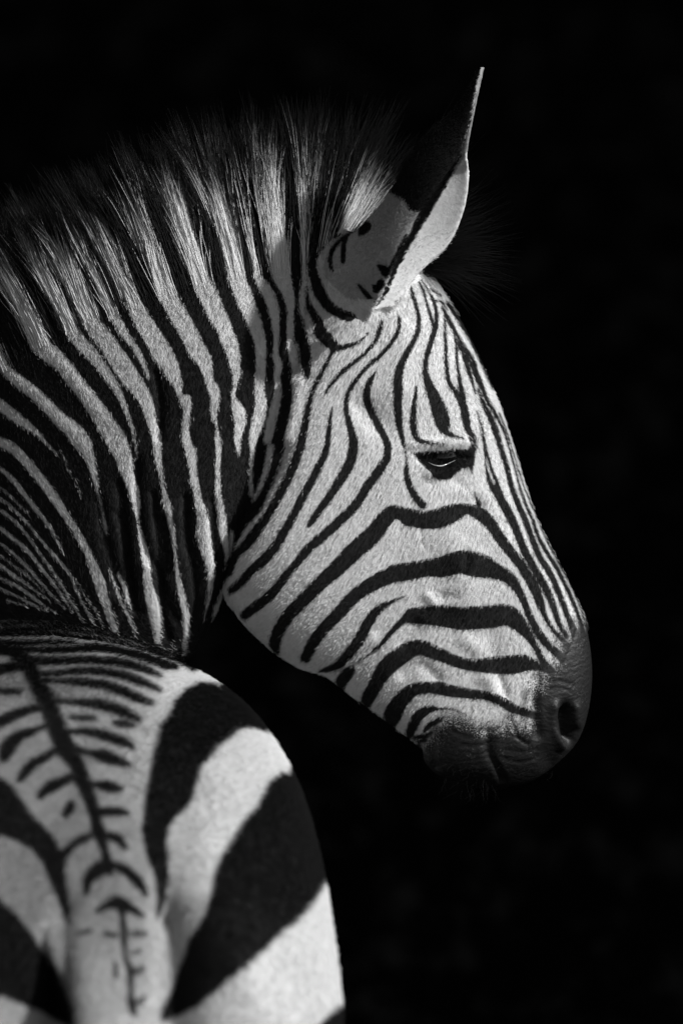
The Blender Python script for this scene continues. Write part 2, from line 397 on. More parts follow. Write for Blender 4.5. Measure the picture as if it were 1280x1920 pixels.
# --- relief of the skin, millimetres
f_rel = np.zeros((GH, GW))
relief(parse("""
# brow, lids, eye socket
4 @E 210,410,60 400,390,90 650,385,100 850,380,70
-8 @E 330,580,70 500,560,110 750,560,100 880,560,60
4 @E 400,760,70 560,760,80 700,700,60
-1 @E 230,640,18 330,780,20 460,890,18
2 @P 880,860,30 895,900,30
-2.5 @P 858,905,16 885,925,14 900,950,12
# hollow above the eye and temple
-7 @P 680,765,36 715,795,40
5 @P 760,640,50 745,720,40
-3 @P 895,760,20 890,820,16
# facial crest and cheek
5 @P 846,1010,50 872,1080,40 862,1120,36
-4 @C3 425,440,40 430,520,34 410,560,26
3 @C3 190,690,40 240,740,30
-2.8 @C3 290,700,46 360,695,46
-4.5 @C3 130,890,70 60,980,60
-2.5 @C3 580,950,80 600,1060,60
3 @C3 430,960,70 490,1010,60
-3.5 @C4 640,430,32 670,520,28
3.5 @C4 560,420,70 600,520,60
-3.5 @C4 60,390,60 150,340,60 260,420,50
-1.5 @C3 150,290,12 175,400,10
-5 @J 560,310,26 420,420,26 260,510,24 120,550,24
4 @J 520,200,90 300,330,90 120,430,90
3 @C3 430,60,70 560,120,60
# nostril and muzzle folds
-17 @C4 1030,630,70 1030,700,80 1050,790,50
6 @C4 970,600,50 970,720,50 1010,820,50
6 @C4 1080,610,50 1100,700,40
-4 @C4 860,420,34 840,520,36 840,650,40 860,760,50
3 @C4 800,480,30 800,600,30
-3 @C4 900,880,90 930,930,70
-2 @C4 700,680,14 740,780,16 800,820,14
-1.2 @C4 380,700,14 470,740,14 560,740,10
-1.2 @C4 340,740,14 450,780,14 580,780,10
-1.2 @C4 400,820,14 500,830,14 600,800,10
-1 @C4 640,680,10 680,760,12 760,790,10
-1 @C4 660,850,12 760,870,14 850,850,12
-1 @C4 640,900,12 760,930,14 860,900,12
-1 @C4 920,450,12 1000,440,12 1080,470,10
-1 @C4 900,500,12 1000,480,12 1060,510,10
-1 @C4 1100,100,10 1050,250,10 980,400,12
# mouth line
-3.5 @C4 560,740,40 560,860,40 610,960,30 645,1030,24
-4 @C4 240,740,30 220,860,30 240,960,30
# folds of the neck
-7 @N6 400,150,40 430,320,44 445,500,44 450,640,44 500,900,40
-7 @N6 510,0,40 520,300,46 560,550,44 635,690,40 660,880,40 700,1080,36
-6 @N6 605,200,36 625,450,40 660,740,40 740,960,40
-7 @N6 800,230,40 805,450,46 850,650,44 865,850,40 845,1000,40
-6 @N6 960,260,40 970,450,44 990,600,40
3 @N6 900,300,60 920,500,60 940,700,50
-6 @N6 280,250,40 320,450,44 370,650,44 400,800,40
-8 @C6 560,-100,46 545,60,44 515,230,40 480,420,40
-6 @C6 430,900,46 400,1000,46 330,1120,46 250,1240,46
4 @C6 520,500,46 500,640,46 450,830,46
-7 @N5 980,560,40 1000,700,44 1010,860,44
-6 @N5 720,520,40 760,760,44 800,980,40
-6 @N3 940,760,40 970,960,44 960,1150,40
2 @N3 240,560,50 420,760,50 600,1000,50
2 @N3 100,780,50 300,960,50 500,1180,50
"""), f_rel)


# ------------------------------------------------------------------ shape building
def pt(px, py, z=0.0):
    k = S * (1 - z / D)
    return np.array([(px - 640) * k, (960 - py) * k, z])


def to_draw(v):
    k = S * (1 - v[:, 2] / D)
    return v[:, 0] / k + 640, 960 - v[:, 1] / k


def dense(st, n=8):
    return smooth_line(np.array(st, float), n)


def smooth_stations(st, n):
    p = np.array(st, float)
    q = np.vstack([2 * p[0] - p[1], p, 2 * p[-1] - p[-2]])
    res = []
    for i in range(1, len(q) - 2):
        a, b, c, d = q[i - 1], q[i], q[i + 1], q[i + 2]
        for k in range(n):
            t = k / n
            res.append(0.5 * ((2 * b) + (c - a) * t + (2 * a - 5 * b + 4 * c - d) * t * t + (3 * b - a - 3 * c + d) * t ** 3))
    res.append(p[-1])
    return np.array(res)


ALLV, ALLF = [], []


def add_rings(rings):
    """closed tube from a list of (n,3) rings, capped"""
    rings = np.array(rings)
    m, n, _ = rings.shape
    base = sum(len(v) for v in ALLV)
    v = np.vstack([rings.reshape(-1, 3), rings[0].mean(0)[None], rings[-1].mean(0)[None]])
    f = []
    for i in range(m - 1):
        for j in range(n):
            k = (j + 1) % n
            f.append((base + i * n + j, base + i * n + k, base + (i + 1) * n + k, base + (i + 1) * n + j))
    c0, c1 = base + m * n, base + m * n + 1
    for j in range(n):
        k = (j + 1) % n
        f.append((c0, base + k, base + j))
        f.append((c1, base + (m - 1) * n + j, base + (m - 1) * n + k))
    ALLV.append(v)
    ALLF.extend(f)


TH = np.linspace(0, 2 * math.pi, 72, endpoint=False)


def loft_flat(stations, nexp=2.3, skew=0.0, sub=8, yaw=0.0):
    """stations: front x,y, back x,y (drawing units), z0, half thickness (both drawing units)"""
    st = smooth_stations(stations, sub)
    c, s = np.cos(TH), np.sin(TH)
    cc = np.sign(c) * np.abs(c) ** (2 / nexp)
    ss = np.sign(s) * np.abs(s) ** (2 / nexp)
    rings = []
    for fx, fy, bx, by, z0, w in st:
        z0 = z0 - yaw * ((fx + bx) / 2 - 620)
        x = (fx + bx) / 2 + cc * (fx - bx) / 2
        y = (fy + by) / 2 + cc * (fy - by) / 2
        z = z0 * S + ss * w * S * (1 + skew * cc) - yaw * S * cc * (fx - bx) / 2
        k = S * (1 - z0 * S / D)
        rings.append(np.stack([(x - 640) * k, (960 - y) * k, z], 1))
    add_rings(rings)


# head: forehead/nose line, jaw line
loft_flat([
    (640, 420, 545, 540, 0, 62), (745, 455, 480, 860, 0, 118), (822, 535, 424, 1085, 0, 142),
    (885, 648, 444, 1148, 0, 150), (935, 760, 500, 1208, 0, 150), (970, 868, 560, 1249, 0, 138),
    (1003, 968, 612, 1266, 0, 118), (1040, 1044, 660, 1303, 0, 98), (1072, 1108, 710, 1338, 0, 88),
    (1097, 1165, 752, 1371, 0, 84), (1110, 1245, 788, 1398, 0, 84), (1106, 1320, 796, 1428, 0, 80),
    (1086, 1386, 818, 1452, 0, 70), (1046, 1431, 862, 1467, 0, 54), (1000, 1464, 905, 1480, 0, 32),
    (965, 1474, 930, 1483, 0, 14)], 2.5, 0.06, yaw=.20)
# neck: crest, throat
loft_flat([
    (720, 450, 600, 900, 0, 60), (620, 432, 490, 1000, -4, 92), (540, 445, 430, 1080, -4, 114),
    (440, 460, 402, 1150, 0, 128), (335, 488, 366, 1215, -4, 138), (215, 528, 300, 1290, -18, 147),
    (95, 575, 200, 1390, -50, 157), (-25, 630, 60, 1500, -105, 166), (-125, 745, -90, 1560, -180, 174),
    (-195, 920, -190, 1580, -235, 172), (-225, 1120, -250, 1560, -280, 140)], 2.15, -0.18)

# trunk, in the animal's own axes: A along the back (forwards), L lateral (right), U up
YAW = math.radians(12)
Rv = np.array([1.0, 0, 0])
Fv = np.array([0, sp, -cp])
Uv = np.array([0, cp, sp])
Ax = -math.sin(YAW) * Rv + math.cos(YAW) * Fv
Lx = math.cos(YAW) * Rv + math.sin(YAW) * Fv
CROUP = pt(112, 1535, 0.80)                       # top of the croup at A = 0.12


def trunk(a, l, u):
    return CROUP + (a - 0.12) * Ax + l * Lx + u * Uv


def loft_body(stations, nexp=2.3, l0=0.0, sub=6):
    st = smooth_stations(stations, sub)
    c, s = np.cos(TH), np.sin(TH)
    cc = np.sign(c) * np.abs(c) ** (2 / nexp)
    ss = np.sign(s) * np.abs(s) ** (2 / nexp)
    rings = []
    for a, hw, top, bot in st:
        l = l0 + ss * hw * (1 + .20 * cc)
        u = (top + bot) / 2 + cc * (top - bot) / 2
        rings.append(np.array([trunk(a, li, ui) for li, ui in zip(l, u)]))
    add_rings(rings)


loft_body([(-0.20, .165, -.33, -.66), (-0.15, .22, -.21, -.76), (-0.08, .268, -.115, -.84), (0.0, .289, -.045, -.86),
           (0.12, .304, 0.0, -.82), (0.27, .320, .018, -.74), (0.45, .332, .014, -.68), (0.65, .328, -.008, -.66),
           (0.85, .295, -.058, -.66), (1.05, .24, -.105, -.64), (1.2, .17, -.16, -.58), (1.3, .10, -.25, -.50)], 3.2)


def limb(pts):
    """pts: a, l, u, radius fore-aft, radius lateral"""
    st = smooth_stations(pts, 5)
    c, s = np.cos(TH[::3]), np.sin(TH[::3])
    add_rings([np.array([trunk(a + ci * r1, l + si * r2, u) for ci, si in zip(c, s)]) for a, l, u, r1, r2 in st])


GROUND_U = -(HEAD_H + (CROUP @ np.array(Uv)))     # height of ground below the croup
g = GROUND_U
for sd in (-1, 1):
    limb([(0.02, sd * .13, -.45, .15, .11), (0.03, sd * .135, -.62, .14, .10), (-.02, sd * .13, -.76, .095, .075),
          (-.09, sd * .125, -.86, .06, .05), (-.10, sd * .125, -.93, .042, .034), (-.085, sd * .125, g + .25, .032, .026),
          (-.075, sd * .125, g + .13, .036, .03), (-.04, sd * .125, g + .07, .045, .04), (-.02, sd * .125, g + .004, .06, .05)])
    limb([(1.05, sd * .12, -.40, .11, .08), (1.05, sd * .12, -.62, .08, .065), (1.05, sd * .115, -.78, .045, .04),
          (1.055, sd * .115, -.86, .045, .04), (1.05, sd * .115, g + .28, .03, .026), (1.055, sd * .115, g + .13, .036, .03),
          (1.08, sd * .115, g + .07, .042, .038), (1.10, sd * .115, g + .004, .056, .05)])
# tail dock hanging down between the buttocks
tail_pts = [(0.08, 0.0, -.05, .05, .045), (-.04, 0, -.075, .052, .047), (-.135, 0.0, -.13, .052, .05), (-.20, 0.0, -.22, .048, .049),
            (-.228, 0.0, -.40, .046, .047), (-.232, 0.0, -.55, .042, .040), (-.235, 0.0, -.70, .03, .03), (-.22, 0, -.85, .012, .012)]
limb(tail_pts)

# ears: cup with near rim A, back C, far rim B (drawing units)
EST = smooth_stations([
    (610, 575, 690, 605, 740, 575, .022), (622, 480, 712, 552, 785, 512, .046), (690, 408, 744, 485, 842, 456, .058),
    (735, 350, 784, 410, 871, 392, .054), (758, 300, 828, 342, 881, 326, .042), (800, 246, 862, 287, 877, 286, .026),
    (850, 200, 881, 228, 886, 230, .015), (883, 152, 894, 170, 898, 172, .009), (900, 123, 905, 122, 909, 126, .005)], 6)


def ear_curve(A, C, B, dz, nq):
    out = []
    for q in np.linspace(0, 1, nq):
        if q < .5:
            w = q * 2
            p = (1 - w) ** 2 * A + 2 * w * (1 - w) * (C + 0.42 * (A - C)) + w * w * C
            z = (1 - w) ** 2 * dz + 2 * w * (1 - w) * dz * .95
        else:
            w = (q - .5) * 2
            p = (1 - w) ** 2 * C + 2 * w * (1 - w) * (C + 0.42 * (B - C)) + w * w * B
            z = -(w ** 2 * dz + 2 * w * (1 - w) * dz * .95)
        out.append((p, z))
    return out


for side in (1, -1):
    rings = []
    nE = len(EST)
    for i, (cx, cy, ax, ay, bx, by, dz) in enumerate(EST):
        t = i / (nE - 1)
        z0 = 0.084 + 0.028 * t
        C_ = np.array([cx, cy]); A = np.array([ax, ay]); B = np.array([bx, by])
        op = (A + B) / 2 - C_
        opn = op / (np.linalg.norm(op) + 1e-6)
        th = min(10.0, 0.4 * np.linalg.norm(op))    # shell thickness, drawing units
        outer = ear_curve(A, C_, B, dz, 15)
        dzi = max(dz - .0075, dz * .25)
        inner = ear_curve(A - opn * 1.0, C_ + opn * th, B - opn * 1.0, dzi, 15)
        ring3 = []
        for p, z in outer + inner[::-1]:
            zz = side * (z0 + z)
            ring3.append(pt(p[0], p[1], 0.0) * np.array([1, 1, 0]) * (1 - z0 / D) + np.array([0, 0, zz]))
        rings.append(ring3 if side == 1 else ring3[::-1])
    add_rings(rings)

me0 = bpy.data.meshes.new("body_cage")
me0.from_pydata(np.vstack(ALLV).tolist(), [], ALLF)
ob0 = bpy.data.objects.new("body_cage", me0)
scene.collection.objects.link(ob0)
md = ob0.modifiers.new("r", 'REMESH')
md.mode = 'VOXEL'
md.voxel_size = 0.0025
ms = ob0.modifiers.new("s", 'SMOOTH')
ms.factor = 0.5
ms.iterations = 4
dg = bpy.context.evaluated_depsgraph_get()
me = bpy.data.meshes.new_from_object(ob0.evaluated_get(dg))
bpy.data.objects.remove(ob0)
me.name = "body"
NV = len(me.vertices)
co = np.empty(NV * 3)
me.vertices.foreach_get("co", co)
co = co.reshape(-1, 3)
no = np.empty(NV * 3)
me.vertices.foreach_get("normal", no)
no = no.reshape(-1, 3)
u, v = to_draw(co)

EARPOLY = np.array([(600, 470), (660, 415), (720, 375), (740, 330), (760, 270), (800, 220), (870, 170), (895, 105), (920, 105),
                    (905, 200), (890, 290), (885, 380), (850, 460), (795, 515), (720, 580), (690, 600), (650, 560), (610, 520)], float)


RUMPPOLY = np.array([(-900, 1190), (-100, 1160), (0, 1160), (100, 1162), (200, 1180), (300, 1210), (345, 1236), (405, 1270), (470, 1335),
                     (520, 1380), (560, 1440), (600, 1520), (640, 1700), (700, 1900), (800, 3500), (-900, 3500)], float)


def classify(co, u, v):
    """0 head and neck, 1 ears, 2 trunk and tail"""
    cls = np.zeros(len(co), int)
    ear = (poly_sd(EARPOLY, u, v) < 0) & (np.abs(co[:, 2]) > 0.022)
    ear &= ~((u < 700) & (v > 560))
    cls[ear] = 1
    cls[(co[:, 2] > 0.17) | (poly_sd(RUMPPOLY, u, v) < 0)] = 2
    return cls


cls = classify(co, u, v)
hn = (cls == 0) & (np.abs(co[:, 2]) > -1)
f_rel2 = np.zeros((GH, GW))
relief(parse("""
-8 @P 314,1650,30 318,1700,40
-24 @P 320,1710,46 326,1800,54 330,1990,58
-12 @P 122,1700,34 116,1800,40 110,1990,46
16 @P 430,1730,100 460,1900,110
-6 @P 330,1560,60 350,1480,60
"""), f_rel2)
rm = cls == 2
co[rm] += no[rm] * samp(f_rel2, u[rm], v[rm])[:, None]
facing = np.clip(np.abs(no[:, 2]) * 1.6, 0, 1)
co[hn] += no[hn] * (samp(f_rel, u[hn], v[hn]) * facing[hn])[:, None]


def coat_field(u, v, cls, co):
    d = np.where(cls == 1, samp(f_ear, u, v), np.where(cls == 2, samp(f_rump, u, v), samp(f_head, u, v)))
    # flanks and legs beyond the drawing: cross stripes
    out = (u < -60) | (v > 1985)
    al = (co - CROUP) @ Ax
    up = (co - CROUP) @ Uv
    ph = np.where(up < -.7, up * 2 * math.pi / .07, al * 2 * math.pi / .085 + up * 5)
    d[out] = 10 * np.sin(ph[out])
    return d


stripe = coat_field(u, v, cls, co)
stripe = np.where(cls == 2, (stripe - 2.6) * np.clip((v - 1150) / 900, .22, .4), stripe)   # long soft hair on the back blurs the stripes
_w = 14.0 * np.sin(u * .11 + 2 * np.sin(v * .05)) * np.sin(v * .03)
skin = np.where(cls == 0, np.clip(0.5 - (samp(f_muz, u, v) + .5 * _w) / 60.0, 0, 1), 0)
cow = to_world(co)
me.vertices.foreach_set("co", cow.ravel())
griz_shade = np.where(cls == 2, np.clip(1.0 - np.maximum(0, u - 130 - (v - 1450) * .25) / 230, 0, 1) ** .8 * np.clip((2100 - v) / 400, .35, 1), 0)  # mottled grey coat, plus shade on croup and left rump put into the colour
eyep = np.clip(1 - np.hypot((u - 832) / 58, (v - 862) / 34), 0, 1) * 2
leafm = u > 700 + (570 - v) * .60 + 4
deep = np.where(cls == 1, np.where(stripe < 0, .85, np.where(leafm, 0, .30 + .25 * np.clip((u - 600) / 150, 0, 1))), 0)  # shade of the ear back darkened into its white, inner leaf left bright
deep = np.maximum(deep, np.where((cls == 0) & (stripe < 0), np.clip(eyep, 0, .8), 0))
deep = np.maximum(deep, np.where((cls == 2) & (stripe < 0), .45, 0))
for nm, arr in (("stripe", stripe), ("skin", skin), ("grizzle_shade", griz_shade), ("deep", deep)):
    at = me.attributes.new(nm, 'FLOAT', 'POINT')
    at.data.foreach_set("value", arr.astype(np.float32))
me.polygons.foreach_set("use_smooth", np.ones(len(me.polygons), bool))
me.update()


# ------------------------------------------------------------------ materials
def new_mat(name):
    m = bpy.data.materials.new(name)
    m.use_nodes = True
    n = m.node_tree.nodes
    return m, n, m.node_tree.links, n["Principled BSDF"]


def math_node(n, op, a=None, b=None):
    x = n.new("ShaderNodeMath")
    x.operation = op
    if a is not None:
        x.inputs[0].default_value = a
    if b is not None:
        x.inputs[1].default_value = b
    return x


WHITE, BLACK = 0.60, 0.013
m_coat, n, l, P = new_mat("zebra_coat")
at = n.new("ShaderNodeAttribute"); at.attribute_name = "stripe"
ask = n.new("ShaderNodeAttribute"); ask.attribute_name = "skin"
tc = n.new("ShaderNodeTexCoord")
nz = n.new("ShaderNodeTexNoise"); nz.inputs["Scale"].default_value = 600; nz.inputs["Detail"].default_value = 3
l.new(tc.outputs["Object"], nz.inputs["Vector"])
j = n.new("ShaderNodeMapRange"); j.inputs[3].default_value = -2.6; j.inputs[4].default_value = 2.6
j.inputs[1].default_value = 0.25; j.inputs[2].default_value = 0.75
l.new(nz.outputs["Fac"], j.inputs[0])
ad = math_node(n, 'ADD'); l.new(at.outputs["Fac"], ad.inputs[0]); l.new(j.outputs[0], ad.inputs[1])
th = n.new("ShaderNodeMapRange"); th.interpolation_type = 'SMOOTHSTEP'
th.inputs[1].default_value = -1.6; th.inputs[2].default_value = 1.6
l.new(ad.outputs[0], th.inputs[0])
nz2 = n.new("ShaderNodeTexNoise"); nz2.inputs["Scale"].default_value = 160; nz2.inputs["Detail"].default_value = 6
nz2.inputs["Roughness"].default_value = .75
l.new(tc.outputs["Object"], nz2.inputs["Vector"])
wv = n.new("ShaderNodeMapRange"); wv.inputs[1].default_value = .3; wv.inputs[2].default_value = .7
wv.inputs[3].default_value = WHITE * .82; wv.inputs[4].default_value = WHITE * 1.12
l.new(nz2.outputs["Fac"], wv.inputs[0])
bv = n.new("ShaderNodeMapRange"); bv.inputs[1].default_value = .3; bv.inputs[2].default_value = .7
bv.inputs[3].default_value = BLACK * .5; bv.inputs[4].default_value = BLACK * 1.7
l.new(nz2.outputs["Fac"], bv.inputs[0])
mx = n.new("ShaderNodeMix"); mx.data_type = 'FLOAT'
agz = n.new("ShaderNodeAttribute"); agz.attribute_name = "grizzle_shade"
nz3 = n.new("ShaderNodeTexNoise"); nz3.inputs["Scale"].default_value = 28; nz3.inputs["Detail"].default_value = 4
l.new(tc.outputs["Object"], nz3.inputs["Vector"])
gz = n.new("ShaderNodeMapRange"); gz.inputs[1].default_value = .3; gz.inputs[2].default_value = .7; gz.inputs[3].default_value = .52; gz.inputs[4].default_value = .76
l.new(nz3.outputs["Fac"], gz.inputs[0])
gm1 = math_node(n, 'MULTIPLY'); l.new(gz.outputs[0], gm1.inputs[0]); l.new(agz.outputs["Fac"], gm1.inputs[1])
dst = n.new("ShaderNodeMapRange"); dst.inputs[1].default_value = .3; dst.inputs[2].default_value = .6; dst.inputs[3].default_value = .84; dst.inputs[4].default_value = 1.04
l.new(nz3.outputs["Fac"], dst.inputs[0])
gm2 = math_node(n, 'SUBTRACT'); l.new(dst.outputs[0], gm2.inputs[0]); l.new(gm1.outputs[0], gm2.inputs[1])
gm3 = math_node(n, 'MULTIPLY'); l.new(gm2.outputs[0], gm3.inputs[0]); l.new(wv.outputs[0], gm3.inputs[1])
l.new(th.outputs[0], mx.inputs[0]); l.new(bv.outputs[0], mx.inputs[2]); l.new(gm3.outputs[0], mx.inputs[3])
sk = n.new("ShaderNodeMapRange"); sk.inputs[3].default_value = .003; sk.inputs[4].default_value = .013
l.new(nz2.outputs["Fac"], sk.inputs[0])
mk = n.new("ShaderNodeMapRange"); mk.inputs[1].default_value = .2; mk.inputs[2].default_value = .8; mk.interpolation_type = 'SMOOTHSTEP'
sadd = math_node(n, 'ADD'); ssc = math_node(n, 'MULTIPLY', b=.12)
l.new(j.outputs[0], ssc.inputs[0]); l.new(ask.outputs["Fac"], sadd.inputs[0]); l.new(ssc.outputs[0], sadd.inputs[1]); l.new(sadd.outputs[0], mk.inputs[0])
mx2 = n.new("ShaderNodeMix"); mx2.data_type = 'FLOAT'
l.new(mk.outputs[0], mx2.inputs[0]); l.new(mx.outputs[0], mx2.inputs[2]); l.new(sk.outputs[0], mx2.inputs[3])
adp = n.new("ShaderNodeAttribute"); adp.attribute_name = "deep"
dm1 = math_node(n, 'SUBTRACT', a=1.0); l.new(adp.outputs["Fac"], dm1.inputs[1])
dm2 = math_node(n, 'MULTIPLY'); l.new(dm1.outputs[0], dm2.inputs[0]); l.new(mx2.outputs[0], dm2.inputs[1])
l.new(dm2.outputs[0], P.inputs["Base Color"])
rgh = n.new("ShaderNodeMapRange"); rgh.inputs[3].default_value = .75; rgh.inputs[4].default_value = .48
l.new(mk.outputs[0], rgh.inputs[0]); l.new(rgh.outputs[0], P.inputs["Roughness"])
spc = n.new("ShaderNodeMapRange"); spc.inputs[3].default_value = .08; spc.inputs[4].default_value = .22
l.new(mk.outputs[0], spc.inputs[0]); l.new(spc.outputs[0], P.inputs["Specular IOR Level"])
P.inputs["Roughness"].default_value = .7
P.inputs["Specular IOR Level"].default_value = .12
bp = n.new("ShaderNodeBump"); bp.inputs["Strength"].default_value = .35; bp.inputs["Distance"].default_value = .002
l.new(nz2.outputs["Fac"], bp.inputs["Height"])
# fine wrinkles of the bare muzzle skin
wr = n.new("ShaderNodeTexWave"); wr.inputs["Scale"].default_value = 38; wr.inputs["Distortion"].default_value = 9
wr.inputs["Detail"].default_value = 3; wr.inputs["Detail Scale"].default_value = 2.2; wr.bands_direction = 'Z'
l.new(tc.outputs["Object"], wr.inputs["Vector"])
bp2 = n.new("ShaderNodeBump"); bp2.inputs["Distance"].default_value = .0016
ws = math_node(n, 'MULTIPLY', b=.16); l.new(mk.outputs[0], ws.inputs[0]); l.new(ws.outputs[0], bp2.inputs["Strength"])
l.new(wr.outputs["Fac"], bp2.inputs["Height"]); l.new(bp.outputs[0], bp2.inputs["Normal"])
l.new(bp2.outputs[0], P.inputs["Normal"])

m_ground, n, l, P = new_mat("dark_earth")
tc = n.new("ShaderNodeTexCoord")
g1 = n.new("ShaderNodeTexNoise"); g1.inputs["Scale"].default_value = 13; g1.inputs["Detail"].default_value = 8
g1.inputs["Roughness"].default_value = .7
gmp = n.new("ShaderNodeMapping"); gmp.inputs["Scale"].default_value = (1, .42, 1)
l.new(tc.outputs["Object"], gmp.inputs["Vector"]); l.new(gmp.outputs[0], g1.inputs["Vector"])
gr = n.new("ShaderNodeMapRange"); gr.inputs[1].default_value = .5; gr.inputs[2].default_value = .72
gr.inputs[3].default_value = .0003; gr.inputs[4].default_value = .0026
l.new(g1.outputs["Fac"], gr.inputs[0])
l.new(gr.outputs[0], P.inputs["Base Color"])
P.inputs["Roughness"].default_value = 1
P.inputs["Specular IOR Level"].default_value = 0

# ------------------------------------------------------------------ ground
N = 60
gx = np.linspace(-1, 1, N)
gx = np.sign(gx) * np.abs(gx) ** 3 * 400
gv = [(x, y + 5, 0.03 * math.sin(x * 1.3 + y) * math.cos(y * .9) - 0.03) for y in gx for x in gx]
gf = [(r * N + c, r * N + c + 1, (r + 1) * N + c + 1, (r + 1) * N + c) for r in range(N - 1) for c in range(N - 1)]
gm = bpy.data.meshes.new("ground")
gm.from_pydata(gv, [], gf)
gm.polygons.foreach_set("use_smooth", np.ones(len(gf), bool))
gm.materials.append(m_ground)
go = bpy.data.objects.new("ground", gm)
go["kind"] = "structure"
scene.collection.objects.link(go)

# ------------------------------------------------------------------ the zebra
zeb = bpy.data.objects.new("zebra", None)
scene.collection.objects.link(zeb)
zeb["label"] = "black and white striped zebra seen from behind, its head turned right in profile"
zeb["category"] = "zebra"
base = to_world(trunk(.45, 0, g)[None])[0]
zeb.location = base
zeb.empty_display_size = .2


def child(name, data):
    o = bpy.data.objects.new(name, data)
    scene.collection.objects.link(o)
    o.parent = zeb
    o.matrix_parent_inverse = Matrix.Translation(-Vector(base))
    return o


me.materials.clear()
me.materials.append(m_coat)
body = child("body", me)
print("body verts", NV)

# ------------------------------------------------------------------ hair
m_hair, n, l, P = new_mat("zebra_hair")
a1 = n.new("ShaderNodeAttribute"); a1.attribute_name = "tone"
l.new(a1.outputs["Fac"], P.inputs["Base Color"])
P.inputs["Roughness"].default_value = .55
P.inputs["Specular IOR Level"].default_value = .06


def hair_object(name, pos, radius, tone, mat):
    """pos (n, k, 3) model coordinates; radius (n, k) or (k,); tone (n, k)"""
    nS, k, _ = pos.shape
    hc = bpy.data.hair_curves.new(name)
    hc.add_curves([k] * nS)
    w = to_world(pos.reshape(-1, 3)).astype(np.float32)
    hc.attributes["position"].data.foreach_set("vector", w.ravel())
    r = hc.attributes.get("radius") or hc.attributes.new("radius", 'FLOAT', 'POINT')
    rr = np.broadcast_to(radius, (nS, k)).astype(np.float32)
    r.data.foreach_set("value", np.ascontiguousarray(rr).ravel())
    t = hc.attributes.new("tone", 'FLOAT', 'POINT')
    t.data.foreach_set("value", np.ascontiguousarray(tone.astype(np.float32)).ravel())
    hc.materials.append(mat)
    return child(name, hc)


me.update()
no = np.empty(NV * 3)
me.vertices.foreach_get("normal", no)
no = no.reshape(-1, 3) @ V2W                      # back into model axes

# growth direction of the short coat, noted on the drawing: x, y, dx, dy
GROW = np.array([(850, 600, -.1, 1), (800, 700, -.15, 1), (700, 700, -.3, 1), (620, 800, -.45, 1), (560, 950, -.7, 1), (500, 1100, -.8, .8),
                 (650, 1150, -.8, .7), (800, 1000, -.4, 1), (900, 1050, -.1, 1), (980, 1000, .2, 1), (950, 1200, -.3, 1), (820, 1250, -.6, .8),
                 (900, 780, .3, 1), (640, 500, .4, .9), (700, 480, .7, -.7), (800, 350, .5, -.9), (860, 250, .3, -.9),
                 (500, 600, .0, 1), (400, 700, .15, 1), (300, 700, .3, 1), (200, 700, .5, 1), (80, 700, .6, 1), (60, 950, .7, .8), (200, 1000, .4, 1),
                 (350, 950, .1, 1), (420, 900, 0, 1), (200, 1400, .1, 1), (400, 1400, .5, 1), (500, 1700, .3, 1), (80, 1400, -.3, 1), (220, 1800, 0, 1),
                 (100, 1200, .9, .4), (300, 1280, .9, .4)], float)


def grow_dir(u, v):
    w = 1.0 / (((u[:, None] - GROW[None, :, 0]) ** 2 + (v[:, None] - GROW[None, :, 1]) ** 2) / 1e4 + .05) ** 2
    d = np.stack([(w * GROW[:, 2]).sum(1), -(w * GROW[:, 3]).sum(1), np.zeros(len(u))], 1)
    return d / (np.linalg.norm(d, axis=1, keepdims=True) + 1e-9)


def tone_of(d, jit, wlo=.42, whi=.78):
    """strand tone from the coat drawing"""
    n_ = len(d)
    wt = rng.uniform(wlo, whi, n_)
    bt = rng.uniform(.004, .024, n_)
    return np.where(d + rng.normal(0, jit, n_) > 0, wt, bt)


# short coat over everything the drawing covers
uu, vv = to_draw(co)
ok = (uu > -40) & (uu < 1320) & (vv > -40) & (vv < 1960) & (skin < .5) & (no[:, 2] > -.35)
ok &= ~((cls == 1) & ((uu > 700 + (570 - vv) * .60 + 2) & ((vv < 430) | (rng.random(NV) < .5)) | (vv < 285) & (stripe > -3)))   # thin velvet only on the ear's inside and rim
idx = np.flatnonzero(ok)
NFUR = 800000
pick = rng.choice(idx, NFUR)
root = co[pick] + rng.normal(0, .0011, (NFUR, 3))
nn = no[pick]
fu, fv = to_draw(root)
fc = cls[pick]
d = coat_field(fu, fv, fc, root)
d = np.where(fc == 2, d + rng.normal(-2.6, 2.4, NFUR), d)
gd = grow_dir(fu, fv)
ang = rng.normal(0, .2, NFUR) + .12 * np.sin(fu * .045 + 1.3 * np.sin(fv * .03)) * np.cos(fv * .05)
ca, sa = np.cos(ang), np.sin(ang)
gd = np.stack([gd[:, 0] * ca - gd[:, 1] * sa, gd[:, 0] * sa + gd[:, 1] * ca, gd[:, 2]], 1)
tg = gd - nn * (gd * nn).sum(1, keepdims=True)
tg /= np.linalg.norm(tg, axis=1, keepdims=True) + 1e-9
L = np.where(fc == 0, .0042, np.where(fc == 1, .003, .006)) * rng.uniform(.6, 1.3, NFUR)
L = np.where(fc == 0, L * np.interp(fu, [380, 620], [1.3, 1.0]), L)
leaf = (fc == 1) & (fu > 700 + (570 - fv) * .60 + 6)
L = np.where(leaf, .0012, L)
lift = rng.uniform(.06, .18, NFUR)
p1 = root + tg * (L * .5)[:, None] + nn * (L * lift * .75)[:, None]
p2 = root + tg * L[:, None] + nn * (L * lift)[:, None]
d = np.where((fc == 0) & (fu < 600), d + rng.normal(0, 1.6, NFUR), d)
d = np.where(fc == 1, d + rng.normal(0, 2.5, NFUR), d)
d = d + rng.normal(0, 3, NFUR) * np.clip(eyep[pick], 0, 1)
tn = tone_of(d, 1.4, .55, .74)
tn = np.where((fc > 0) & (tn < .1), tn * .35, tn)
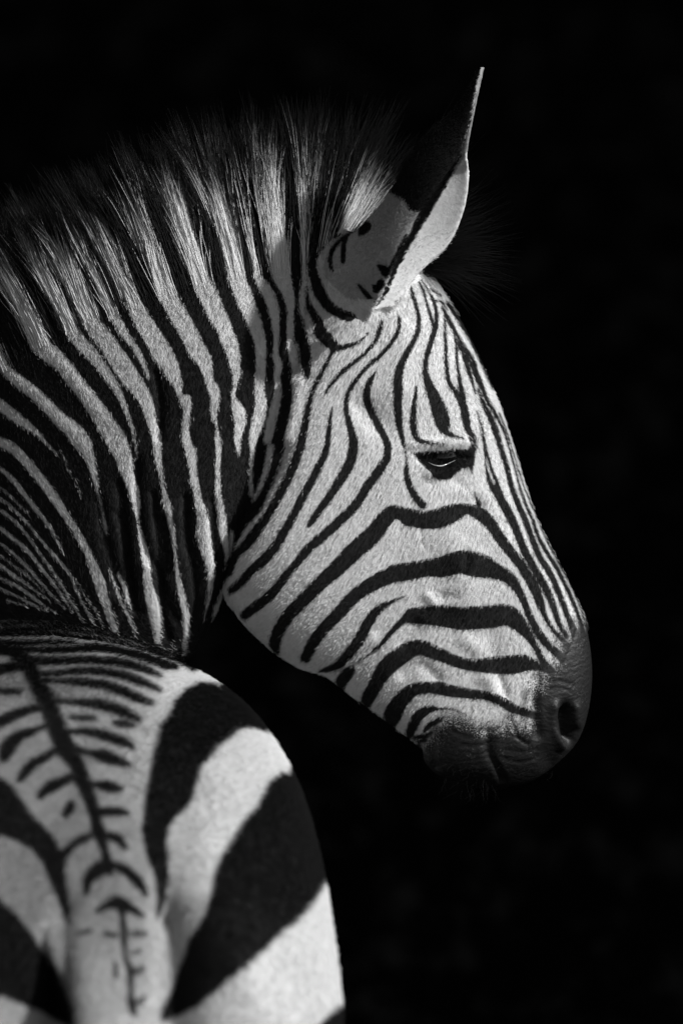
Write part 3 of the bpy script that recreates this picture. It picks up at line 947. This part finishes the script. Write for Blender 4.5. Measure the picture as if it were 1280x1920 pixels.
tn = np.where(tn > .1, tn * (1 - deep[pick]), tn * (1 - .9 * np.clip(eyep[pick], 0, 1)))  # white fur takes the ear back's painted shade too
tn *= 1 - griz_shade[pick] * rng.uniform(.5, .8, NFUR)
sk_ = np.clip((skin[pick] - .15) / .3, 0, 1)
tn = np.where(rng.random(NFUR) < sk_, rng.uniform(.012, .04, NFUR), tn)
hair_object("fur", np.stack([root - nn * .001, p1, p2], 1), np.array([.00015, .00013, .00004]), np.repeat(tn[:, None], 3, 1), m_hair)

# mane: guide lines root x,y -> tip x,y
GUIDE = np.array([(-150, 800, -250, 640), (-80, 690, -160, 490), (0, 630, -75, 420), (95, 585, 5, 365), (200, 545, 110, 315), (330, 500, 245, 245), (430, 468, 370, 195), (500, 458, 455, 170),
                  (560, 448, 560, 155), (610, 440, 670, 150), (650, 430, 790, 225), (700, 425, 880, 270), (760, 430, 930, 330), (800, 470, 960, 420)], float)


def guide_at(u):
    g0 = np.interp(u, GUIDE[:, 0], GUIDE[:, 1])
    tx = np.interp(u, GUIDE[:, 0], GUIDE[:, 2] - GUIDE[:, 0])
    ty = np.interp(u, GUIDE[:, 0], GUIDE[:, 3] - GUIDE[:, 1])
    return g0, tx, ty


gy, gtx, gty = guide_at(uu)
below = vv - gy
band = (cls == 0) & (below < 115) & (below > -60) & (uu < 690) & (uu > -150)
band &= rng.random(NV) < np.clip(1.1 - np.maximum(below, 0) / 115, 0, 1)
mi = np.flatnonzero(band)
NM = 38000
pk = rng.choice(mi, NM)
r0 = co[pk] + rng.normal(0, .0012, (NM, 3))
mu, mv = to_draw(r0)
gy, tx, ty = guide_at(mu)
NC = 420
ci = rng.choice(NM, NC)
# nearest clump centre by (u, v, z)
key = np.stack([mu, mv * .8, r0[:, 2] / S], 1)
ck = key[ci]
best = np.zeros(NM, int)
for a in range(0, NM, 4000):
    dd = ((key[a:a + 4000, None, :] - ck[None]) ** 2).sum(2)
    best[a:a + 4000] = dd.argmin(1)
lenf = rng.uniform(.45, 1.0, NM) * np.interp(mv - gy, [-20, 30, 62, 115], [1, .9, .62, .12])
fx = tx * lenf + rng.normal(0, 9, NM)
fy = ty * lenf + rng.normal(0, 5, NM)
clen = rng.uniform(.68, 1.06, NC)
cfx = (tx[ci] + rng.normal(0, 20, NC)) * clen
cfy = (ty[ci] + rng.normal(0, 12, NC)) * clen
K = 7
ts = np.linspace(0, 1, K)
bend = rng.normal(0, 13, NM) + rng.normal(0, 12, NC)[best]
wav = rng.uniform(0, 6.28, NM); wamp = np.abs(rng.normal(0, 3.2, NM))
pos = np.zeros((NM, K, 3))
cl = rng.uniform(.45, .92, NM)
for q, t in enumerate(ts):
    px_ = mu + fx * t
    py_ = mv + fy * t
    cx_ = mu[ci][best] + cfx[best] * lenf * t
    cy_ = mv[ci][best] + cfy[best] * lenf * t
    c_ = cl * t ** 1.2
    px_ = px_ * (1 - c_) + cx_ * c_ + bend * t * t + wamp * np.sin(wav + 7 * t) * t
    py_ = py_ * (1 - c_) + cy_ * c_ + .3 * bend * t * t
    zc = np.interp(mu, [-80, 95, 335, 540, 700], [-.09, -.03, -.003, -.003, 0])
    z_ = r0[:, 2] + (zc - r0[:, 2]) * .75 * t ** .8 + np.where(t < .5, .012 * t, .006) * np.sign(r0[:, 2] - zc)
    k_ = S * (1 - z_ / D)
    pos[:, q, 0] = (px_ - 640) * k_
    pos[:, q, 1] = (960 - py_) * k_
    pos[:, q, 2] = z_
dm = coat_field(mu, mv, np.zeros(NM, int), r0)
tm = tone_of(dm, 1.8, .68, .92)
tipstart = (rng.uniform(.40, .66, NM) + rng.normal(0, .06, NC)[best]) / np.maximum(lenf, .5) * .8
tipstart = np.where(mv - gy > 62, np.maximum(tipstart, .9), tipstart)
tipstart *= np.interp(mu, [560, 650], [1, .60])
fade = np.clip((ts[None, :] - tipstart[:, None]) / .25, 0, 1)
tone = tm[:, None] * (1 - fade) + np.minimum(tm, .008)[:, None] * fade
hair_object("mane", pos, np.array([.00024, .00024, .00023, .0002, .00017, .00013, .00005]), tone, m_hair)

# forelock between the ears: dark hair leaning forwards
NFL = 1500
fu0 = rng.uniform(700, 800, NFL)
fz = np.clip(rng.normal(0, .014, NFL), -.022, .022)
fy0 = np.interp(fu0, [700, 760, 800], [455, 480, 520])
ex = rng.uniform(60, 190, NFL); ey = rng.normal(-70, 55, NFL) + (800 - fu0) * -.6
pos = np.zeros((NFL, 6, 3))
bnd = rng.normal(0, 14, NFL)
for q, t in enumerate(np.linspace(0, 1, 6)):
    x_ = fu0 + ex * t; y_ = fy0 + ey * t + bnd * t * t + 45 * t * t
    pos[:, q] = np.stack([(x_ - 640) * S, (960 - y_) * S, fz * (1 + .4 * t)], 1)
tn = np.repeat(rng.uniform(.003, .012, NFL)[:, None], 6, 1)
hair_object("forelock", pos, np.array([.0002, .0002, .00018, .00014, .0001, .00004]), tn, m_hair)

# chin and lip whiskers
NW = 160
wx = np.concatenate([rng.uniform(815, 925, 60), rng.uniform(830, 1040, 100)])
wy = np.concatenate([np.interp(wx[:60], [815, 860, 925], [1440, 1462, 1478]) - rng.uniform(0, 12, 60), rng.uniform(1380, 1450, 100)])
wz = np.concatenate([rng.uniform(-.06, 0, 60), np.full(100, .015)])
pos = np.zeros((NW, 5, 3))
lx = rng.normal(-4, 10, NW); ly = np.concatenate([rng.uniform(15, 50, 60), rng.uniform(4, 18, 100)])
for q, t in enumerate(np.linspace(0, 1, 5)):
    x_ = wx + lx * t + rng.normal(0, 6, NW) * t * t
    y_ = wy + ly * t
    pos[:, q] = np.stack([(x_ - 640) * S, (960 - y_) * S, wz + .012 * t], 1)
hair_object("whiskers", pos, np.array([.00014, .00013, .00011, .00008, .00004]), np.repeat(rng.uniform(.003, .008, NW)[:, None], 5, 1), m_hair)


# ------------------------------------------------------------------ eyes
m_eye, n, l, P = new_mat("eye_cornea")
P.inputs["Base Color"].default_value = (.006, .006, .006, 1)
P.inputs["Roughness"].default_value = .06
P.inputs["Specular IOR Level"].default_value = .5
m_wet_glint, n, l, P = new_mat("wet_rim_glint")
P.inputs["Base Color"].default_value = (.35, .35, .35, 1)  # light grey paints the glint along the wet lower lid
P.inputs["Roughness"].default_value = .18
P.inputs["Specular IOR Level"].default_value = .6


def surf_z(px_, py_, side):
    m = (cls == 0) & (np.sign(co[:, 2]) == side)
    d2 = (uu - px_) ** 2 + (vv - py_) ** 2
    d2 = np.where(m, d2, 1e9)
    return co[np.argsort(d2)[:12], 2].mean()


def ball(name, c, rx, ry, rz, mat, seg=40, rg=24):
    vv_, ff = [], []
    for i in range(rg + 1):
        t = math.pi * i / rg
        for j_ in range(seg):
            p = 2 * math.pi * j_ / seg
            vv_.append(c + np.array([rx * math.sin(t) * math.cos(p), ry * math.cos(t), rz * math.sin(t) * math.sin(p)]))
    for i in range(rg):
        for j_ in range(seg):
            k_ = (j_ + 1) % seg
            ff.append((i * seg + j_, i * seg + k_, (i + 1) * seg + k_, (i + 1) * seg + j_))
    mm = bpy.data.meshes.new(name)
    mm.from_pydata(to_world(np.array(vv_)).tolist(), [], ff)
    mm.polygons.foreach_set("use_smooth", np.ones(len(ff), bool))
    mm.materials.append(mat)
    return child(name, mm)


def tube(name, pts, rad, mat, parent=None):
    pts = smooth_stations(pts, 4)
    vv_, ff = [], []
    nS = len(pts)
    for i in range(nS):
        r = rad * max(.12, math.sin(math.pi * (i + .4) / (nS - .2)))
        for j_ in range(8):
            a = j_ * math.pi / 4
            vv_.append(pts[i] + np.array([0, r * math.cos(a), r * math.sin(a)]))
    for i in range(nS - 1):
        for j_ in range(8):
            k_ = (j_ + 1) % 8
            ff.append((i * 8 + j_, i * 8 + k_, (i + 1) * 8 + k_, (i + 1) * 8 + j_))
    mm = bpy.data.meshes.new(name)
    mm.from_pydata(to_world(np.array(vv_)).tolist(), [], ff)
    mm.polygons.foreach_set("use_smooth", np.ones(len(ff), bool))
    mm.materials.append(mat)
    o = child(name, mm)
    return o


for side in (1, -1):
    zs = surf_z(826, 858, side)
    c = pt(826, 856, 0)
    c[2] = zs - side * .0195
    ball("eye", c, .0235, .0185, .0225, m_eye)
    rim = []
    for ex_, ey_ in ((400, 620), (480, 657), (560, 663), (640, 635), (730, 592)):
        q = pt(740 + ex_ / 6.4, 770 + ey_ / 6.4, zs)
        dx_ = (q[0] - c[0]) / .0235
        dy_ = (q[1] - c[1]) / .0185
        q[2] = c[2] + side * .0225 * math.sqrt(max(.05, 1 - dx_ ** 2 - dy_ ** 2)) + side * .0010
        zl = surf_z(740 + ex_ / 6.4, 770 + ey_ / 6.4, side) + side * .0016
        q[2] = max(q[2], zl) if side > 0 else min(q[2], zl)
        rim.append(q)
    tube("eyelid_rim_glint", rim, .0010, m_wet_glint)
    lash = []
    for k_ in range(70):
        f_ = rng.random()
        q = pt(740 + (330 + 520 * f_) / 6.4, 770 + (478 - 20 * f_ + rng.normal(0, 6)) / 6.4, zs + side * .002)
        e_ = np.array([(f_ - .35) * .012 + rng.normal(0, .002), -.010 + rng.normal(0, .002), side * .010])
        lash.append([q, q + e_ * .5 + np.array([0, 0, side * .003]), q + e_])
    hair_object("eyelashes", np.array(lash), np.array([.0002, .00016, .00005]), np.full((70, 3), .006), m_hair)
